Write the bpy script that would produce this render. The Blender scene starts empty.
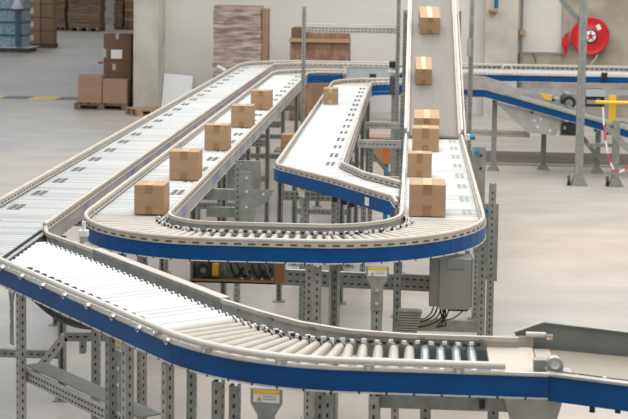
import bpy, bmesh, math, random
from mathutils import Vector, Matrix
random.seed(7)
C = bpy.context.scene.collection
PI = math.pi

# ------------------------------------------------------------------ camera
CAMZ = 3.3
F_PX = 1500.0
YAW, PITCH, ROLL, PPY = 0.0657716, math.radians(5), math.radians(0.8), 94.8355
cam_d = bpy.data.cameras.new('camera')
cam = bpy.data.objects.new('camera', cam_d); C.objects.link(cam)
fw = Vector((-math.sin(YAW)*math.cos(PITCH), math.cos(YAW)*math.cos(PITCH), -math.sin(PITCH)))
rt = Vector((math.cos(YAW), math.sin(YAW), 0)); up = rt.cross(fw)
c_, s_ = math.cos(ROLL), math.sin(ROLL)
r2 = rt*c_ + up*s_; u2 = up*c_ - rt*s_
M3 = Matrix((r2, u2, -fw)).transposed()
cam.matrix_world = Matrix.Translation((0, 0, CAMZ)) @ M3.to_4x4()
cam_d.sensor_width = 36; cam_d.lens = 36*F_PX/628
cam_d.shift_y = -(209.5-PPY)/628
cam_d.clip_end = 300
cam_d.dof.use_dof = True; cam_d.dof.focus_distance = 10.8; cam_d.dof.aperture_fstop = 5.6
bpy.context.scene.camera = cam

# ------------------------------------------------------------------ light
sc = bpy.context.scene
sc.view_settings.view_transform = 'Standard'; sc.view_settings.look = 'None'
sc.view_settings.gamma = 1; sc.view_settings.use_curve_mapping = False
sc.view_settings.exposure = 0.0
w = bpy.data.worlds.new('hall_daylight'); sc.world = w; w.use_nodes = True
bg = w.node_tree.nodes['Background']; bg.inputs[0].default_value = (0.93, 0.96, 1.0, 1); bg.inputs[1].default_value = 0.27
def area(name, loc, sx, sy, power, col=(1, 0.97, 0.93), rot=(0, 0, 0)):
    d = bpy.data.lights.new(name, 'AREA'); d.shape = 'RECTANGLE'; d.size = sx; d.size_y = sy; d.energy = power; d.color = col
    o = bpy.data.objects.new(name, d); C.objects.link(o); o.location = loc; o.rotation_euler = rot
    return o
area('skylight', (-1.5, 17, 8.5), 5, 30, 1550)
area('skylight', (5.5, 17, 8.5), 5, 30, 1850, (1, 0.95, 0.89))
area('skylight', (-8.5, 18, 8.5), 5, 26, 700, (0.95, 0.98, 1))
area('skylight', (-16, 55, 9), 3, 40, 900, (0.93, 0.97, 1))

# ------------------------------------------------------------------ materials
def mat(name, col, metal=0.0, rough=0.5, vary=0.0, scale=8.0, bump=0.0, col2=None, stretch=None, spec=None, alpha=None, lo=.35, hi=.65):
    m = bpy.data.materials.new(name); m.use_nodes = True
    nt = m.node_tree; b = nt.nodes['Principled BSDF']
    b.inputs['Metallic'].default_value = metal; b.inputs['Roughness'].default_value = rough
    b.inputs['Base Color'].default_value = (*col, 1)
    if spec is not None: b.inputs['Specular IOR Level'].default_value = spec
    if vary or col2 or bump:
        tc = nt.nodes.new('ShaderNodeTexCoord'); mp = nt.nodes.new('ShaderNodeMapping')
        if stretch: mp.inputs['Scale'].default_value = stretch
        nz = nt.nodes.new('ShaderNodeTexNoise'); nz.inputs['Scale'].default_value = scale; nz.inputs['Detail'].default_value = 5
        nt.links.new(tc.outputs['Object'], mp.inputs[0]); nt.links.new(mp.outputs[0], nz.inputs['Vector'])
        if vary or col2:
            cr = nt.nodes.new('ShaderNodeValToRGB')
            cr.color_ramp.elements[0].position = lo; cr.color_ramp.elements[1].position = hi
            a = col if col2 else tuple(max(0, c*(1-vary)) for c in col)
            bb = col2 if col2 else tuple(min(1, c*(1+vary)) for c in col)
            cr.color_ramp.elements[0].color = (*a, 1); cr.color_ramp.elements[1].color = (*bb, 1)
            nt.links.new(nz.outputs['Fac'], cr.inputs[0]); nt.links.new(cr.outputs[0], b.inputs['Base Color'])
        if bump:
            bp = nt.nodes.new('ShaderNodeBump'); bp.inputs['Strength'].default_value = bump; bp.inputs['Distance'].default_value = .01
            nt.links.new(nz.outputs['Fac'], bp.inputs['Height']); nt.links.new(bp.outputs[0], b.inputs['Normal'])
    return m
STEEL = mat('galvanised_steel', (.30, .315, .295), .35, .45, .14, 14)
STEEL_L = mat('light_galvanised_steel', (.46, .46, .43), .35, .42, .1, 10)
PAINT_G = mat('grey_painted_steel', (.21, .225, .215), .1, .45, .06, 6)
PANEL_G = mat('pale_grey_panel', (.46, .50, .54), .1, .4, .05, 4)
DARK = mat('dark_slot', (.035, .03, .028), 0, .8)
BROWNSLOT = mat('brown_slot', (.13, .08, .05), 0, .7)
BLUE = mat('blue_side_film', (.0, .072, .25), .0, .42, .12, 5, 0.05, spec=.3)
BLUE_SHEEN = mat('blue_film_painted_sheen', (.42, .39, .39), .0, .38, 0, 2.6, 0, (.17, .22, .42), lo=.5, hi=.72)  # pale patches paint blurred light reflections onto the blue side film
RAIL = mat('offwhite_guard_rail', (.52, .475, .42), .0, .4, .06, 5)
RAIL_W = mat('white_guard_rail', (.64, .615, .57), .0, .35, .03, 5)
ROLLS = [mat('bright_zinc_roller', (q*.96, q, q*1.0), .2, .38) for q in (.74, .56, .52, .46)]
ROLL = ROLLS[0]
ROLLS_W = [ROLLS[0], mat('white_zinc_roller', (.60, .63, .64), .15, .4)]
STEELB = mat('polished_steel_roller', (.62, .68, .72), .75, .25)
CONE = mat('tapered_grey_roller', (.43, .405, .36), .0, .4, .05, 10)
BLACK = mat('black_plastic', (.02, .022, .025), 0, .4)
CHROME = mat('chrome', (.8, .8, .8), 1, .15)
BELT = mat('grey_conveyor_belt', (.185, .172, .158), 0, .6, .04, 3, stretch=(8, .3, 1))
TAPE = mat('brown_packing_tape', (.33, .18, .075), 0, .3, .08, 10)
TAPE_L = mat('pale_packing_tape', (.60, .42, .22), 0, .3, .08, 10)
WHITE = mat('white_paper', (.78, .78, .78), 0, .6)
YEL = mat('yellow_paint', (.80, .52, .04), 0, .45)
REDP = mat('red_paint', (.56, .012, .018), 0, .35, .05, 8)
RED2 = mat('red_tape', (.62, .05, .10), 0, .5)
TEAL = mat('teal_plastic', (.01, .12, .2), 0, .4)
BLUEP = mat('blue_plastic', (.0, .2, .38), 0, .4)
GREEN = mat('green_plastic', (.02, .35, .15), 0, .4)
ORANGE = mat('orange_plastic', (.6, .2, .04), 0, .5)
COPPER = mat('copper_brown_plate', (.36, .20, .10), .2, .5)
WOOD = mat('pallet_wood', (.26, .17, .10), 0, .8, .3, 9, .2, stretch=(1, 6, 6))
WOOD_D = mat('dark_pallet_wood', (.15, .11, .08), 0, .85, .3, 9, .2)
CABLE = mat('black_cable', (.02, .02, .02), 0, .5)
CABLE_Y = mat('olive_cable', (.25, .2, .08), 0, .5)
def cardmat(name, col, v=.06): return mat(name, col, 0, .75, v, 4, .08, stretch=(1, 1, 4))
CARD = cardmat('kraft_cardboard', (.42, .272, .160))
CARD2 = cardmat('tan_cardboard', (.33, .215, .135))
CARD_D = cardmat('dark_brown_cardboard', (.145, .088, .052))
def layered(name, c1, c2, zs, vert=1.5):
    m = bpy.data.materials.new(name); m.use_nodes = True; nt = m.node_tree; b = nt.nodes['Principled BSDF']
    tc = nt.nodes.new('ShaderNodeTexCoord'); mp = nt.nodes.new('ShaderNodeMapping'); mp.inputs['Scale'].default_value = (vert, vert, zs)
    nz = nt.nodes.new('ShaderNodeTexNoise'); nz.inputs['Scale'].default_value = 1; nz.inputs['Detail'].default_value = 6; nz.inputs['Roughness'].default_value = .65
    cr = nt.nodes.new('ShaderNodeValToRGB'); cr.color_ramp.elements[0].position = .38; cr.color_ramp.elements[1].position = .62
    cr.color_ramp.elements[0].color = (*c1, 1); cr.color_ramp.elements[1].color = (*c2, 1)
    nt.links.new(tc.outputs['Object'], mp.inputs[0]); nt.links.new(mp.outputs[0], nz.inputs['Vector']); nt.links.new(nz.outputs['Fac'], cr.inputs[0])
    nt.links.new(cr.outputs[0], b.inputs['Base Color']); b.inputs['Roughness'].default_value = .7
    return m
STACKM = layered('stacked_flat_cartons', (.14, .085, .055), (.36, .25, .17), 22)
WRAPM = layered('film_wrapped_cardboard', (.20, .15, .13), (.50, .42, .38), 16, 2.5)
WRAPM.node_tree.nodes['Principled BSDF'].inputs['Roughness'].default_value = .2
BOTTLES = mat('film_wrapped_bottles', (.52, .62, .68), 0, .25, 0, 7, 0, (.24, .34, .42), stretch=(1, 1, 2))

def floor_mat():
    m = bpy.data.materials.new('polished_concrete'); m.use_nodes = True; nt = m.node_tree; b = nt.nodes['Principled BSDF']
    tc = nt.nodes.new('ShaderNodeTexCoord')
    def noise(s, det, mp=(1, 1, 1)):
        q = nt.nodes.new('ShaderNodeMapping'); q.inputs['Scale'].default_value = mp
        n = nt.nodes.new('ShaderNodeTexNoise'); n.inputs['Scale'].default_value = s; n.inputs['Detail'].default_value = det
        nt.links.new(tc.outputs['Object'], q.inputs[0]); nt.links.new(q.outputs[0], n.inputs['Vector']); return n
    n1 = noise(.16, 2); n2 = noise(1.3, 8, (.8, 1.3, 1))
    cr = nt.nodes.new('ShaderNodeValToRGB'); cr.color_ramp.elements[0].position = .4; cr.color_ramp.elements[1].position = .6
    cr.color_ramp.elements[0].color = (.40, .39, .375, 1); cr.color_ramp.elements[1].color = (.50, .44, .385, 1)
    nt.links.new(n1.outputs['Fac'], cr.inputs[0])
    cr2 = nt.nodes.new('ShaderNodeValToRGB'); cr2.color_ramp.elements[0].position = .3; cr2.color_ramp.elements[1].position = .75
    cr2.color_ramp.elements[0].color = (.80, .81, .82, 1); cr2.color_ramp.elements[1].color = (1.08, 1.08, 1.08, 1)
    nt.links.new(n2.outputs['Fac'], cr2.inputs[0])
    mx = nt.nodes.new('ShaderNodeMix'); mx.data_type = 'RGBA'; mx.blend_type = 'MULTIPLY'; mx.inputs[0].default_value = 1
    nt.links.new(cr.outputs[0], mx.inputs[6]); nt.links.new(cr2.outputs[0], mx.inputs[7])
    br = nt.nodes.new('ShaderNodeTexBrick'); br.inputs['Scale'].default_value = 1; br.offset = 0
    br.inputs['Brick Width'].default_value = 6; br.inputs['Row Height'].default_value = 6; br.inputs['Mortar Size'].default_value = .012
    br.inputs['Color1'].default_value = (1, 1, 1, 1); br.inputs['Color2'].default_value = (1, 1, 1, 1); br.inputs['Mortar'].default_value = (.88, .88, .88, 1)
    q = nt.nodes.new('ShaderNodeMapping'); q.inputs['Rotation'].default_value = (0, 0, .5); q.inputs['Location'].default_value = (1.2, 2.1, 0)
    nt.links.new(tc.outputs['Object'], q.inputs[0]); nt.links.new(q.outputs[0], br.inputs['Vector'])
    m2 = nt.nodes.new('ShaderNodeMix'); m2.data_type = 'RGBA'; m2.blend_type = 'MULTIPLY'; m2.inputs[0].default_value = 1
    nt.links.new(mx.outputs[2], m2.inputs[6]); nt.links.new(br.outputs['Color'], m2.inputs[7])
    nt.links.new(m2.outputs[2], b.inputs['Base Color']); b.inputs['Roughness'].default_value = .42
    return m
FLOOR = floor_mat()
WALL = mat('pale_plaster', (.62, .61, .58), 0, .8, .05, .8, .1)
CONC = mat('rough_concrete', (.48, .46, .41), 0, .85, .16, 1.6, .2)
CONC2 = mat('stained_concrete', (.34, .31, .26), 0, .85, .2, 1.8, .2)

# ------------------------------------------------------------------ mesh helpers
class MB:
    def __init__(s): s.v = []; s.f = []; s.m = []; s.sm = []; s.mats = []
    def mi(s, m):
        if m not in s.mats: s.mats.append(m)
        return s.mats.index(m)
    def add(s, vs, fs, m, smooth=False):
        o = len(s.v); s.v += [Vector(v) for v in vs]; k = s.mi(m)
        for f in fs:
            s.f.append(tuple(i+o for i in f)); s.m.append(k); s.sm.append(smooth)
    def frame(s, c, ax, ay, az, size, m):           # oriented box
        c = Vector(c); X = Vector(ax).normalized()*size[0]/2; Y = Vector(ay).normalized()*size[1]/2; Z = Vector(az).normalized()*size[2]/2
        vs = [c+a*X+b*Y+d*Z for d in (-1, 1) for b in (-1, 1) for a in (-1, 1)]
        s.add(vs, [(0, 2, 3, 1), (4, 5, 7, 6), (0, 1, 5, 4), (2, 6, 7, 3), (0, 4, 6, 2), (1, 3, 7, 5)], m)
    def box(s, c, size, m, rz=0):
        s.frame(c, (math.cos(rz), math.sin(rz), 0), (-math.sin(rz), math.cos(rz), 0), (0, 0, 1), size, m)
    def bb(s, x0, x1, y0, y1, z0, z1, m): s.box(((x0+x1)/2, (y0+y1)/2, (z0+z1)/2), (abs(x1-x0), abs(y1-y0), abs(z1-z0)), m)
    def beam(s, p0, p1, w, h, m):
        p0 = Vector(p0); p1 = Vector(p1); d = (p1-p0); L = d.length; d.normalize()
        sd = d.cross(Vector((0, 0, 1)))
        if sd.length < .01: sd = Vector((1, 0, 0))
        sd.normalize(); u = sd.cross(d)
        s.frame((p0+p1)/2, d, sd, u, (L, w, h), m)
    def cyl(s, p0, p1, r, m, n=12, r1=None, cap=True, smooth=True, capm=None):
        p0 = Vector(p0); p1 = Vector(p1); r1 = r if r1 is None else r1
        d = (p1-p0).normalized(); a = d.orthogonal().normalized(); b = d.cross(a)
        vs = []
        for p, q in ((p0, r), (p1, r1)):
            for i in range(n):
                t = 2*PI*i/n; vs.append(p+a*math.cos(t)*q+b*math.sin(t)*q)
        s.add(vs, [(i, (i+1) % n, n+(i+1) % n, n+i) for i in range(n)], m, smooth)
        if cap: s.add(vs, [tuple(range(n-1, -1, -1)), tuple(range(n, 2*n))], capm or m)
    def tube(s, pts, r, m, n=8, flat=1.0):
        pts = [Vector(p) for p in pts]; rings = []
        for i, p in enumerate(pts):
            d = (pts[min(i+1, len(pts)-1)]-pts[max(i-1, 0)]).normalized()
            sd = d.cross(Vector((0, 0, 1)))
            if sd.length < .05: sd = d.orthogonal()
            sd.normalize(); u = sd.cross(d)
            rings.append([p+sd*math.cos(2*PI*k/n)*r+u*math.sin(2*PI*k/n)*r*flat for k in range(n)])
        vs = [v for q in rings for v in q]
        fs = [(i*n+k, i*n+(k+1) % n, (i+1)*n+(k+1) % n, (i+1)*n+k) for i in range(len(pts)-1) for k in range(n)]
        s.add(vs, fs, m, True); s.add(vs, [tuple(range(n)), tuple(range((len(pts)-1)*n, len(pts)*n))], m)
    def curve(s, pts, r, m, n=6, k=6):               # smooth tube through control points
        P_ = [Vector(p) for p in pts]; P_ = [P_[0]*2-P_[1]]+P_+[P_[-1]*2-P_[-2]]; q = []
        for i in range(1, len(P_)-2):
            a, b, c, d = P_[i-1:i+3]
            for j in range(k):
                t = j/k; q.append(.5*((2*b)+(c-a)*t+(2*a-5*b+4*c-d)*t*t+(3*b-a-3*c+d)*t**3))
        q.append(P_[-2]); s.tube(q, r, m, n)
    def sweep(s, pts, prof, m):                      # prof: rectangle (u0,u1,z0,z1); u = to the left of travel
        u0, u1, z0, z1 = prof; pts = [Vector(p) for p in pts]; vs = []
        for i, p in enumerate(pts):
            a = pts[max(i-1, 0)]; b = pts[min(i+1, len(pts)-1)]
            d1 = (p-a) if i > 0 else (b-p); d2 = (b-p) if i < len(pts)-1 else (p-a)
            d1 = Vector((d1.x, d1.y, 0)).normalized(); d2 = Vector((d2.x, d2.y, 0)).normalized()
            t = (d1+d2).normalized(); k = 1/max(.5, t.dot(d2)); nn = Vector((-t.y, t.x, 0))*k
            for u, z in ((u0, z0), (u1, z0), (u1, z1), (u0, z1)): vs.append(p+nn*u+Vector((0, 0, z)))
        fs = [(i*4+k, i*4+(k+1) % 4, (i+1)*4+(k+1) % 4, (i+1)*4+k) for i in range(len(pts)-1) for k in range(4)]
        e = (len(pts)-1)*4; fs += [(3, 2, 1, 0), (e, e+1, e+2, e+3)]
        s.add(vs, fs, m)
    def prism(s, poly, ext, m):                      # poly 3D points, extrude vector
        n = len(poly); e = Vector(ext); vs = [Vector(p) for p in poly]+[Vector(p)+e for p in poly]
        s.add(vs, [tuple(range(n-1, -1, -1)), tuple(range(n, 2*n))]+[(i, (i+1) % n, n+(i+1) % n, n+i) for i in range(n)], m)
    def lathe(s, c, axis, prof, m, n=32):            # prof (r, h) along axis
        c = Vector(c); d = Vector(axis).normalized(); a = d.orthogonal().normalized(); b = d.cross(a); vs = []
        for r, h in prof:
            for k in range(n): vs.append(c+d*h+(a*math.cos(2*PI*k/n)+b*math.sin(2*PI*k/n))*r)
        s.add(vs, [(i*n+k, i*n+(k+1) % n, (i+1)*n+(k+1) % n, (i+1)*n+k) for i in range(len(prof)-1) for k in range(n)], m, True)
    def build(s, name, parent=None, bevel=0, loc=None):
        base = Vector(loc) if loc is not None else Vector((0, 0, 0))
        off = base.copy()
        if parent is not None:
            q = parent
            while q is not None: off = off+q.location; q = q.parent
        me = bpy.data.meshes.new(name); me.from_pydata([tuple(v-off) for v in s.v], [], s.f)
        for m in s.mats: me.materials.append(m)
        me.polygons.foreach_set('material_index', s.m); me.polygons.foreach_set('use_smooth', s.sm); me.update()
        bm = bmesh.new(); bm.from_mesh(me); bmesh.ops.recalc_face_normals(bm, faces=bm.faces); bm.to_mesh(me); bm.free()
        o = bpy.data.objects.new(name, me); C.objects.link(o); o.location = base
        if parent is not None: o.parent = parent
        if bevel:
            b = o.modifiers.new('bevel', 'BEVEL'); b.width = bevel; b.segments = 2; b.limit_method = 'ANGLE'
        return o
def tag(o, label=None, cat=None, group=None, kind=None):
    if label: o['label'] = label
    if cat: o['category'] = cat
    if group: o['group'] = group
    if kind: o['kind'] = kind
    return o
def thing(name, loc, label, cat, group=None):
    o = bpy.data.objects.new(name, None); C.objects.link(o); o.location = loc; o.empty_display_size = .2
    return tag(o, label, cat, group)
def struct(name, mb): return tag(mb.build(name), kind='structure')
def copy_tree(o, parent=None):
    c = o.copy(); C.objects.link(c)
    if parent is not None: c.parent = parent
    for ch in list(o.children): copy_tree(ch, c)
    return c

# ------------------------------------------------------------------ setting
b = MB(); b.bb(-42, 14, -3, 90, -.2, 0, FLOOR); struct('floor', b)
b = MB()
b.bb(-5.59, 14, 33.5, 33.8, 0, 8, WALL); struct('wall_back', b)
b = MB(); b.bb(-6.14, -5.59, 32.6, 33.8, 0, 8, CONC); struct('wall_pillar', b)
b = MB(); b.bb(1.56, 2.28, 33.1, 33.499, 0, 8, CONC); struct('wall_pilaster', b)
b = MB(); b.bb(3.27, 14, 33.38, 33.499, 0, 8, CONC2); struct('wall_right', b)
b = MB(); b.bb(2.281, 3.269, 33.36, 33.499, 0, 1.38, CONC2); struct('trim_1', b)
b = MB(); b.bb(-42, -6.141, 86, 86.3, 0, 8, WALL); struct('wall_far', b)
b = MB(); b.bb(-6.0, -5.8, 33.9, 86, 0, 8, WALL); struct('wall_side', b)
b = MB(); b.bb(1.0, 9, 25.0, 26.6, 0, .03, mat('shadow_strip_brown', (.10, .085, .07), 0, .7, .15, 2)); b.bb(1.0, 9, 24.93, 24.999, 0, .032, STEEL_L); struct('floor_shadow_strip', b)  # thin dark strip imitates the rear conveyor's shadow on the floor, light front edge
# hazard floor marking
for i in range(4):
    x = -10.44+i*.66
    b = MB(); b.bb(x, x+.655, 34.9, 35.7, .0005, .004, BLACK if i % 2 else YEL)
    o = b.build('floor_marking', loc=(x+.33, 35.3, 0))
    tag(o, ['yellow painted floor stripe cut by the left edge of the picture', 'black floor stripe between the two yellow stripes', 'yellow floor stripe between two black stripes, left of pallet', 'black floor stripe ending nearest the loaded pallet'][i], 'floor marking', 'striped floor marking')
# ------------------------------------------------------------------ conveyor system
DECK = 1.385
def fillet(pts, R, n=9):
    pts = [Vector(p) if len(p) == 3 else Vector((p[0], p[1], DECK)) for p in pts]
    out = [pts[0]]
    for i in range(1, len(pts)-1):
        a, p, q = pts[i-1], pts[i], pts[i+1]
        r = R[i-1] if isinstance(R, (list, tuple)) else R
        d1 = (p-a); d2 = (q-p); d1.z = d2.z = 0; d1.normalize(); d2.normalize()
        ang = d1.angle(d2)
        if r <= 0 or ang < .02: out.append(p); continue
        t = r*math.tan(ang/2); s0 = p-d1*t; cr = 1 if d1.cross(d2).z > 0 else -1
        cen = s0+Vector((-d1.y, d1.x, 0))*r*cr
        v = s0-cen
        for k in range(n+1):
            out.append(cen+(Matrix.Rotation(cr*ang*k/n, 3, 'Z') @ v))
    out.append(pts[-1]); return out
def stations(pts, pitch, start=None):
    res = []; acc = pitch/2 if start is None else start
    L = 0
    for i in range(len(pts)-1):
        a, b = pts[i], pts[i+1]; d = b-a; l = d.length
        if l < 1e-6: continue
        while acc <= L+l:
            res.append((a+d*((acc-L)/l), d.normalized(), i)); acc += pitch
        L += l
    return res
def offset(pts, u):
    out = []
    for i, p in enumerate(pts):
        a = pts[max(i-1, 0)]; b = pts[min(i+1, len(pts)-1)]
        d1 = (p-a) if i > 0 else (b-p); d2 = (b-p) if i < len(pts)-1 else (p-a)
        d1 = Vector((d1.x, d1.y, 0)).normalized(); d2 = Vector((d2.x, d2.y, 0)).normalized()
        t = (d1+d2).normalized(); k = 1/max(.5, t.dot(d2)); out.append(p+Vector((-t.y, t.x, 0))*u*k)
    return out
def side(parent, pts, sgn, film, style, railm=RAIL):
    """side channel + guard rail along pts; sgn=+1 when outside lies to the left of travel"""
    def pr(a, b, z0, z1): return (min(a*sgn, b*sgn), max(a*sgn, b*sgn), z0, z1)
    b = MB(); b.sweep(pts, pr(0, .022, -.096, .006), film)
    b.sweep(pts, pr(-.02, .028, .006, .012), STEEL_L); b.sweep(pts, pr(-.02, .027, -.103, -.096), RAIL_W if film is BLUE else STEEL_L)
    for p, d, i in stations(pts, .13):
        nn = Vector((-d.y, d.x, 0))*sgn; b.frame(p+nn*.023+Vector((0, 0, -.101)), d, nn, (0, 0, 1), (.010, .010, .010), DARK)
    b.build('side_frame', parent)
    if style == 'none': return
    b = MB()
    if style == 'tube':
        q = [p+Vector((0, 0, .045)) for p in pts]; b.tube(q[:-2]+[q[-1]-(q[-1]-q[-2]).normalized()*.2], .018, railm, 10)
        for p, d, i in stations(pts, .42, 2.1):
            nn = Vector((-d.y, d.x, 0)); b.frame(p+Vector((0, 0, .022))+nn*.012*sgn, d, nn, (0, 0, 1), (.05, .03, .03), STEEL_L)
            b.cyl(p+nn*.022*sgn+Vector((0, 0, .022)), p+nn*.036*sgn+Vector((0, 0, .022)), .012, CHROME, 8)
        for p, d, i in stations(pts[:4], .30):
            nn = Vector((-d.y, d.x, 0)); b.cyl(p+nn*.022*sgn+Vector((0, 0, .016)), p+nn*.046*sgn+Vector((0, 0, .016)), .017, CHROME, 10); b.cyl(p+nn*.046*sgn+Vector((0, 0, .016)), p+nn*.056*sgn+Vector((0, 0, .016)), .009, STEEL, 8)
        b.sweep(pts, pr(.0, .02, .012, .02), railm)
    elif style == 'bar':
        b.sweep(pts, pr(-.005, .02, .012, .05), railm)
        for p, d, i in stations(pts, .3):
            nn = Vector((-d.y, d.x, 0)); b.frame(p+nn*.008*sgn+Vector((0, 0, .03)), d, nn, (0, 0, 1), (.05, .03, .012), STEEL)
    else:
        b.sweep(pts, pr(-.006, .016, .012, .046), railm)
        q = [p+Vector((-0, 0, .048)) for p in offset(pts, .004*sgn)]; b.tube(q, .0165, railm, 8)
        for p, d, i in stations(pts, .095):
            nn = Vector((-d.y, d.x, 0)); b.frame(p+nn*.005*sgn+Vector((0, 0, .021)), d, nn, (0, 0, 1), (.05, .0245, .012), BROWNSLOT)
    b.build('guard_rail', parent)
def rollers(parent, pts, half, pitch, clip=None, spr=False, curved=None, maxn=100, near=(0, 0)):
    st = stations(pts, pitch); items = []
    for p, d, i in st:
        nn = Vector((-d.y, d.x, 0)).normalized(); a = p+nn*(half-.02); c = p-nn*(half-.02)
        ts = [0, 1]
        if clip:
            for (px, py, nx, ny) in clip:           # keep (x-px)*nx+(y-py)*ny > 0
                fa = (a.x-px)*nx+(a.y-py)*ny; fc = (c.x-px)*nx+(c.y-py)*ny
                if fa <= 0 and fc <= 0: ts = None; break
                if fa*fc < 0:
                    t = fa/(fa-fc); 
                    if fa < 0: ts[0] = max(ts[0], t)
                    else: ts[1] = min(ts[1], t)
            if ts is None or ts[1]-ts[0] < .15: continue
        A = a.lerp(c, ts[0]); Cc = a.lerp(c, ts[1])
        cv = curved(p) if curved else 0
        items.append((A, Cc, cv, d))
    cam0 = Vector((0, 0, CAMZ))
    items.sort(key=lambda t: ((t[0]+t[1])/2-cam0).length)
    def put(b, A, Cc, cv, d):
        dz = Vector((0, 0, -.024)); m = CONE if cv else ((STEELB if (spr and A.x > 0) else random.choice(ROLLS_W)) if spr else ROLLS[1+random.choice((0, 0, 1, 1, 2))])
        r0 = r1 = .0235
        if cv == 1: r0 = .022; r1 = .036            # smaller end at left of travel
        if cv == -1: r0 = .036; r1 = .022
        b.cyl(A+Vector((0, 0, -r0)), Cc+Vector((0, 0, -r1)), r0, m, 12, r1, capm=STEEL)
        ax = (Cc-A).normalized()
        if cv or spr:
            ends = (A, Cc) if spr else ((A,) if cv == 1 else (Cc,))
            for e in ends:
                sg = 1 if e is A else -1
                b.cyl(e+dz+ax*sg*.010, e+dz+ax*sg*.020, .0255, BLACK, 10)
                if not cv: continue
                b.cyl(e+dz+ax*sg*.022, e+dz+ax*sg*.036, .0265, RAIL_W, 10)
                b.cyl(e+dz+ax*sg*.040, e+dz+ax*sg*.050, .0255, BLACK, 10)
        else:
            for e, sg in ((A, 1), (Cc, -1)): b.cyl(e+dz-ax*sg*.018, e+dz, .008, BLACK, 6)
    for it in items[:maxn]:
        b = MB(); put(b, *it); b.build('roller', parent)
    if len(items) > maxn:
        b = MB()
        for it in items[maxn:]: put(b, *it)
        tag(b.build('roller', parent), kind='stuff')
BELT_G = mat('dark_grey_drive_belt', (.09, .10, .10), 0, .6)
def chain(parent, pts, u):
    b = MB()
    for k, (p, d, i) in enumerate(stations(pts, .034)):
        nn = Vector((-d.y, d.x, 0)).normalized(); c = p+nn*(u+(.012 if (k//2) % 2 else -.006))
        b.frame(c+Vector((0, 0, .006 if k % 2 else .010)), d+nn*(.5 if (k//2) % 2 else -.5), nn, (0, 0, 1), (.026, .012, .016), BLACK if k % 2 else WHITE)
    b.build('drive_chain', parent)
def belts(parent, pts, u, gap, wid=.1, start=.3, m=None, pitch=.24, cols=2):
    """short round drive belts that loop over two neighbouring rollers"""
    n = 0; m = m or BELT_G
    for p, d, i in stations(pts, gap, start):
        nn = Vector((-d.y, d.x, 0)).normalized(); b = MB()
        for k in range(cols):
            c = p+nn*(u+(k-(cols-1)/2)*wid/cols)
            q = []
            for t in range(9): a = PI/2+PI*t/8; q.append(c+d*(-pitch/2+math.cos(a)*.0245)+Vector((0, 0, -.024+math.sin(a)*.0245)))
            for t in range(9): a = -PI/2+PI*t/8; q.append(c+d*(pitch/2+math.cos(a)*.0245)+Vector((0, 0, -.024+math.sin(a)*.0245)))
            q.append(q[0])
            for j in range(len(q)-1): b.frame((q[j]+q[j+1])/2, q[j+1]-q[j], nn, (q[j+1]-q[j]).cross(nn), ((q[j+1]-q[j]).length+.001, wid/cols*.62, .003), m)
        b.build('drive_belt', parent); n += 1
        if n >= 60: break
def upright(parent, x, y, z0, z1, rz=0, w=.055, d=.045, m=STEEL, foot=True, name='leg', slots=True, pitch=.05):
    b = MB(); R = Matrix.Rotation(rz, 3, 'Z'); t = .004
    def fb(cx, cy, cz, sx, sy, sz, mm): 
        q = R @ Vector((cx, cy, 0)); b.box((x+q.x, y+q.y, cz), (sx, sy, sz), mm, rz)
    zc = (z0+z1)/2; h = z1-z0
    fb(0, -d/2, zc, w, t, h, m)
    fb(-w/2+t/2, 0, zc, t, d, h, m); fb(w/2-t/2, 0, zc, t, d, h, m)
    fb(-w/2+.008, d/2, zc, .016, t, h, m); fb(w/2-.008, d/2, zc, .016, t, h, m)
    if slots:
        z = z0+.05
        while z < z1-.03:
            fb(0, -d/2-.0005, z, .011, t+.001, .020, DARK)
            fb(-w/2+t/2, 0, z+.025, t+.001, .010, .020, DARK); fb(w/2-t/2, 0, z+.025, t+.001, .010, .020, DARK)
            z += pitch
    if foot and z0 < .01:
        fb(0, 0, .004, w+.07, d+.06, .008, m)
        for q in (-1, 1): fb(q*(w/2+.018), 0, .013, .018, .018, .012, CHROME)
    return b.build(name, parent)
def crossbeam(parent, p0, p1, h=.07, w=.04, m=STEEL, name='cross_beam', slots=True, rows=1):
    b = MB(); b.beam(p0, p1, w, h, m)
    if slots:
        p0 = Vector(p0); p1 = Vector(p1); d = (p1-p0); L = d.length; d.normalize(); sd = d.cross(Vector((0, 0, 1))).normalized(); u = sd.cross(d)
        s = .04
        while s < L-.03:
            for r in range(rows):
                o = (r-(rows-1)/2)*h*.45
                b.frame(p0+d*s+u*o, d, sd, u, (.026, w+.002, .011), DARK)
            s += .05
    return b.build(name, parent)
def legpair(parent, c, ang, half, z1=1.25, beams=((.9, .07),), out=.0, m=STEEL):
    """two legs across the conveyor at c; ang = direction of travel"""
    n = Vector((-math.sin(ang), math.cos(ang), 0)); c = Vector((c[0], c[1], 0))
    for s in (-1, 1):
        p = c+n*s*(half+out); upright(parent, p.x, p.y, 0, z1, ang+PI/2, m=m)
    for z, h in beams:
        a = c+n*(half-.03+out); q = c-n*(half-.03+out); crossbeam(parent, (a.x, a.y, z), (q.x, q.y, z), h, m=m, rows=2 if h > .08 else 1)

H = .30
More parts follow.
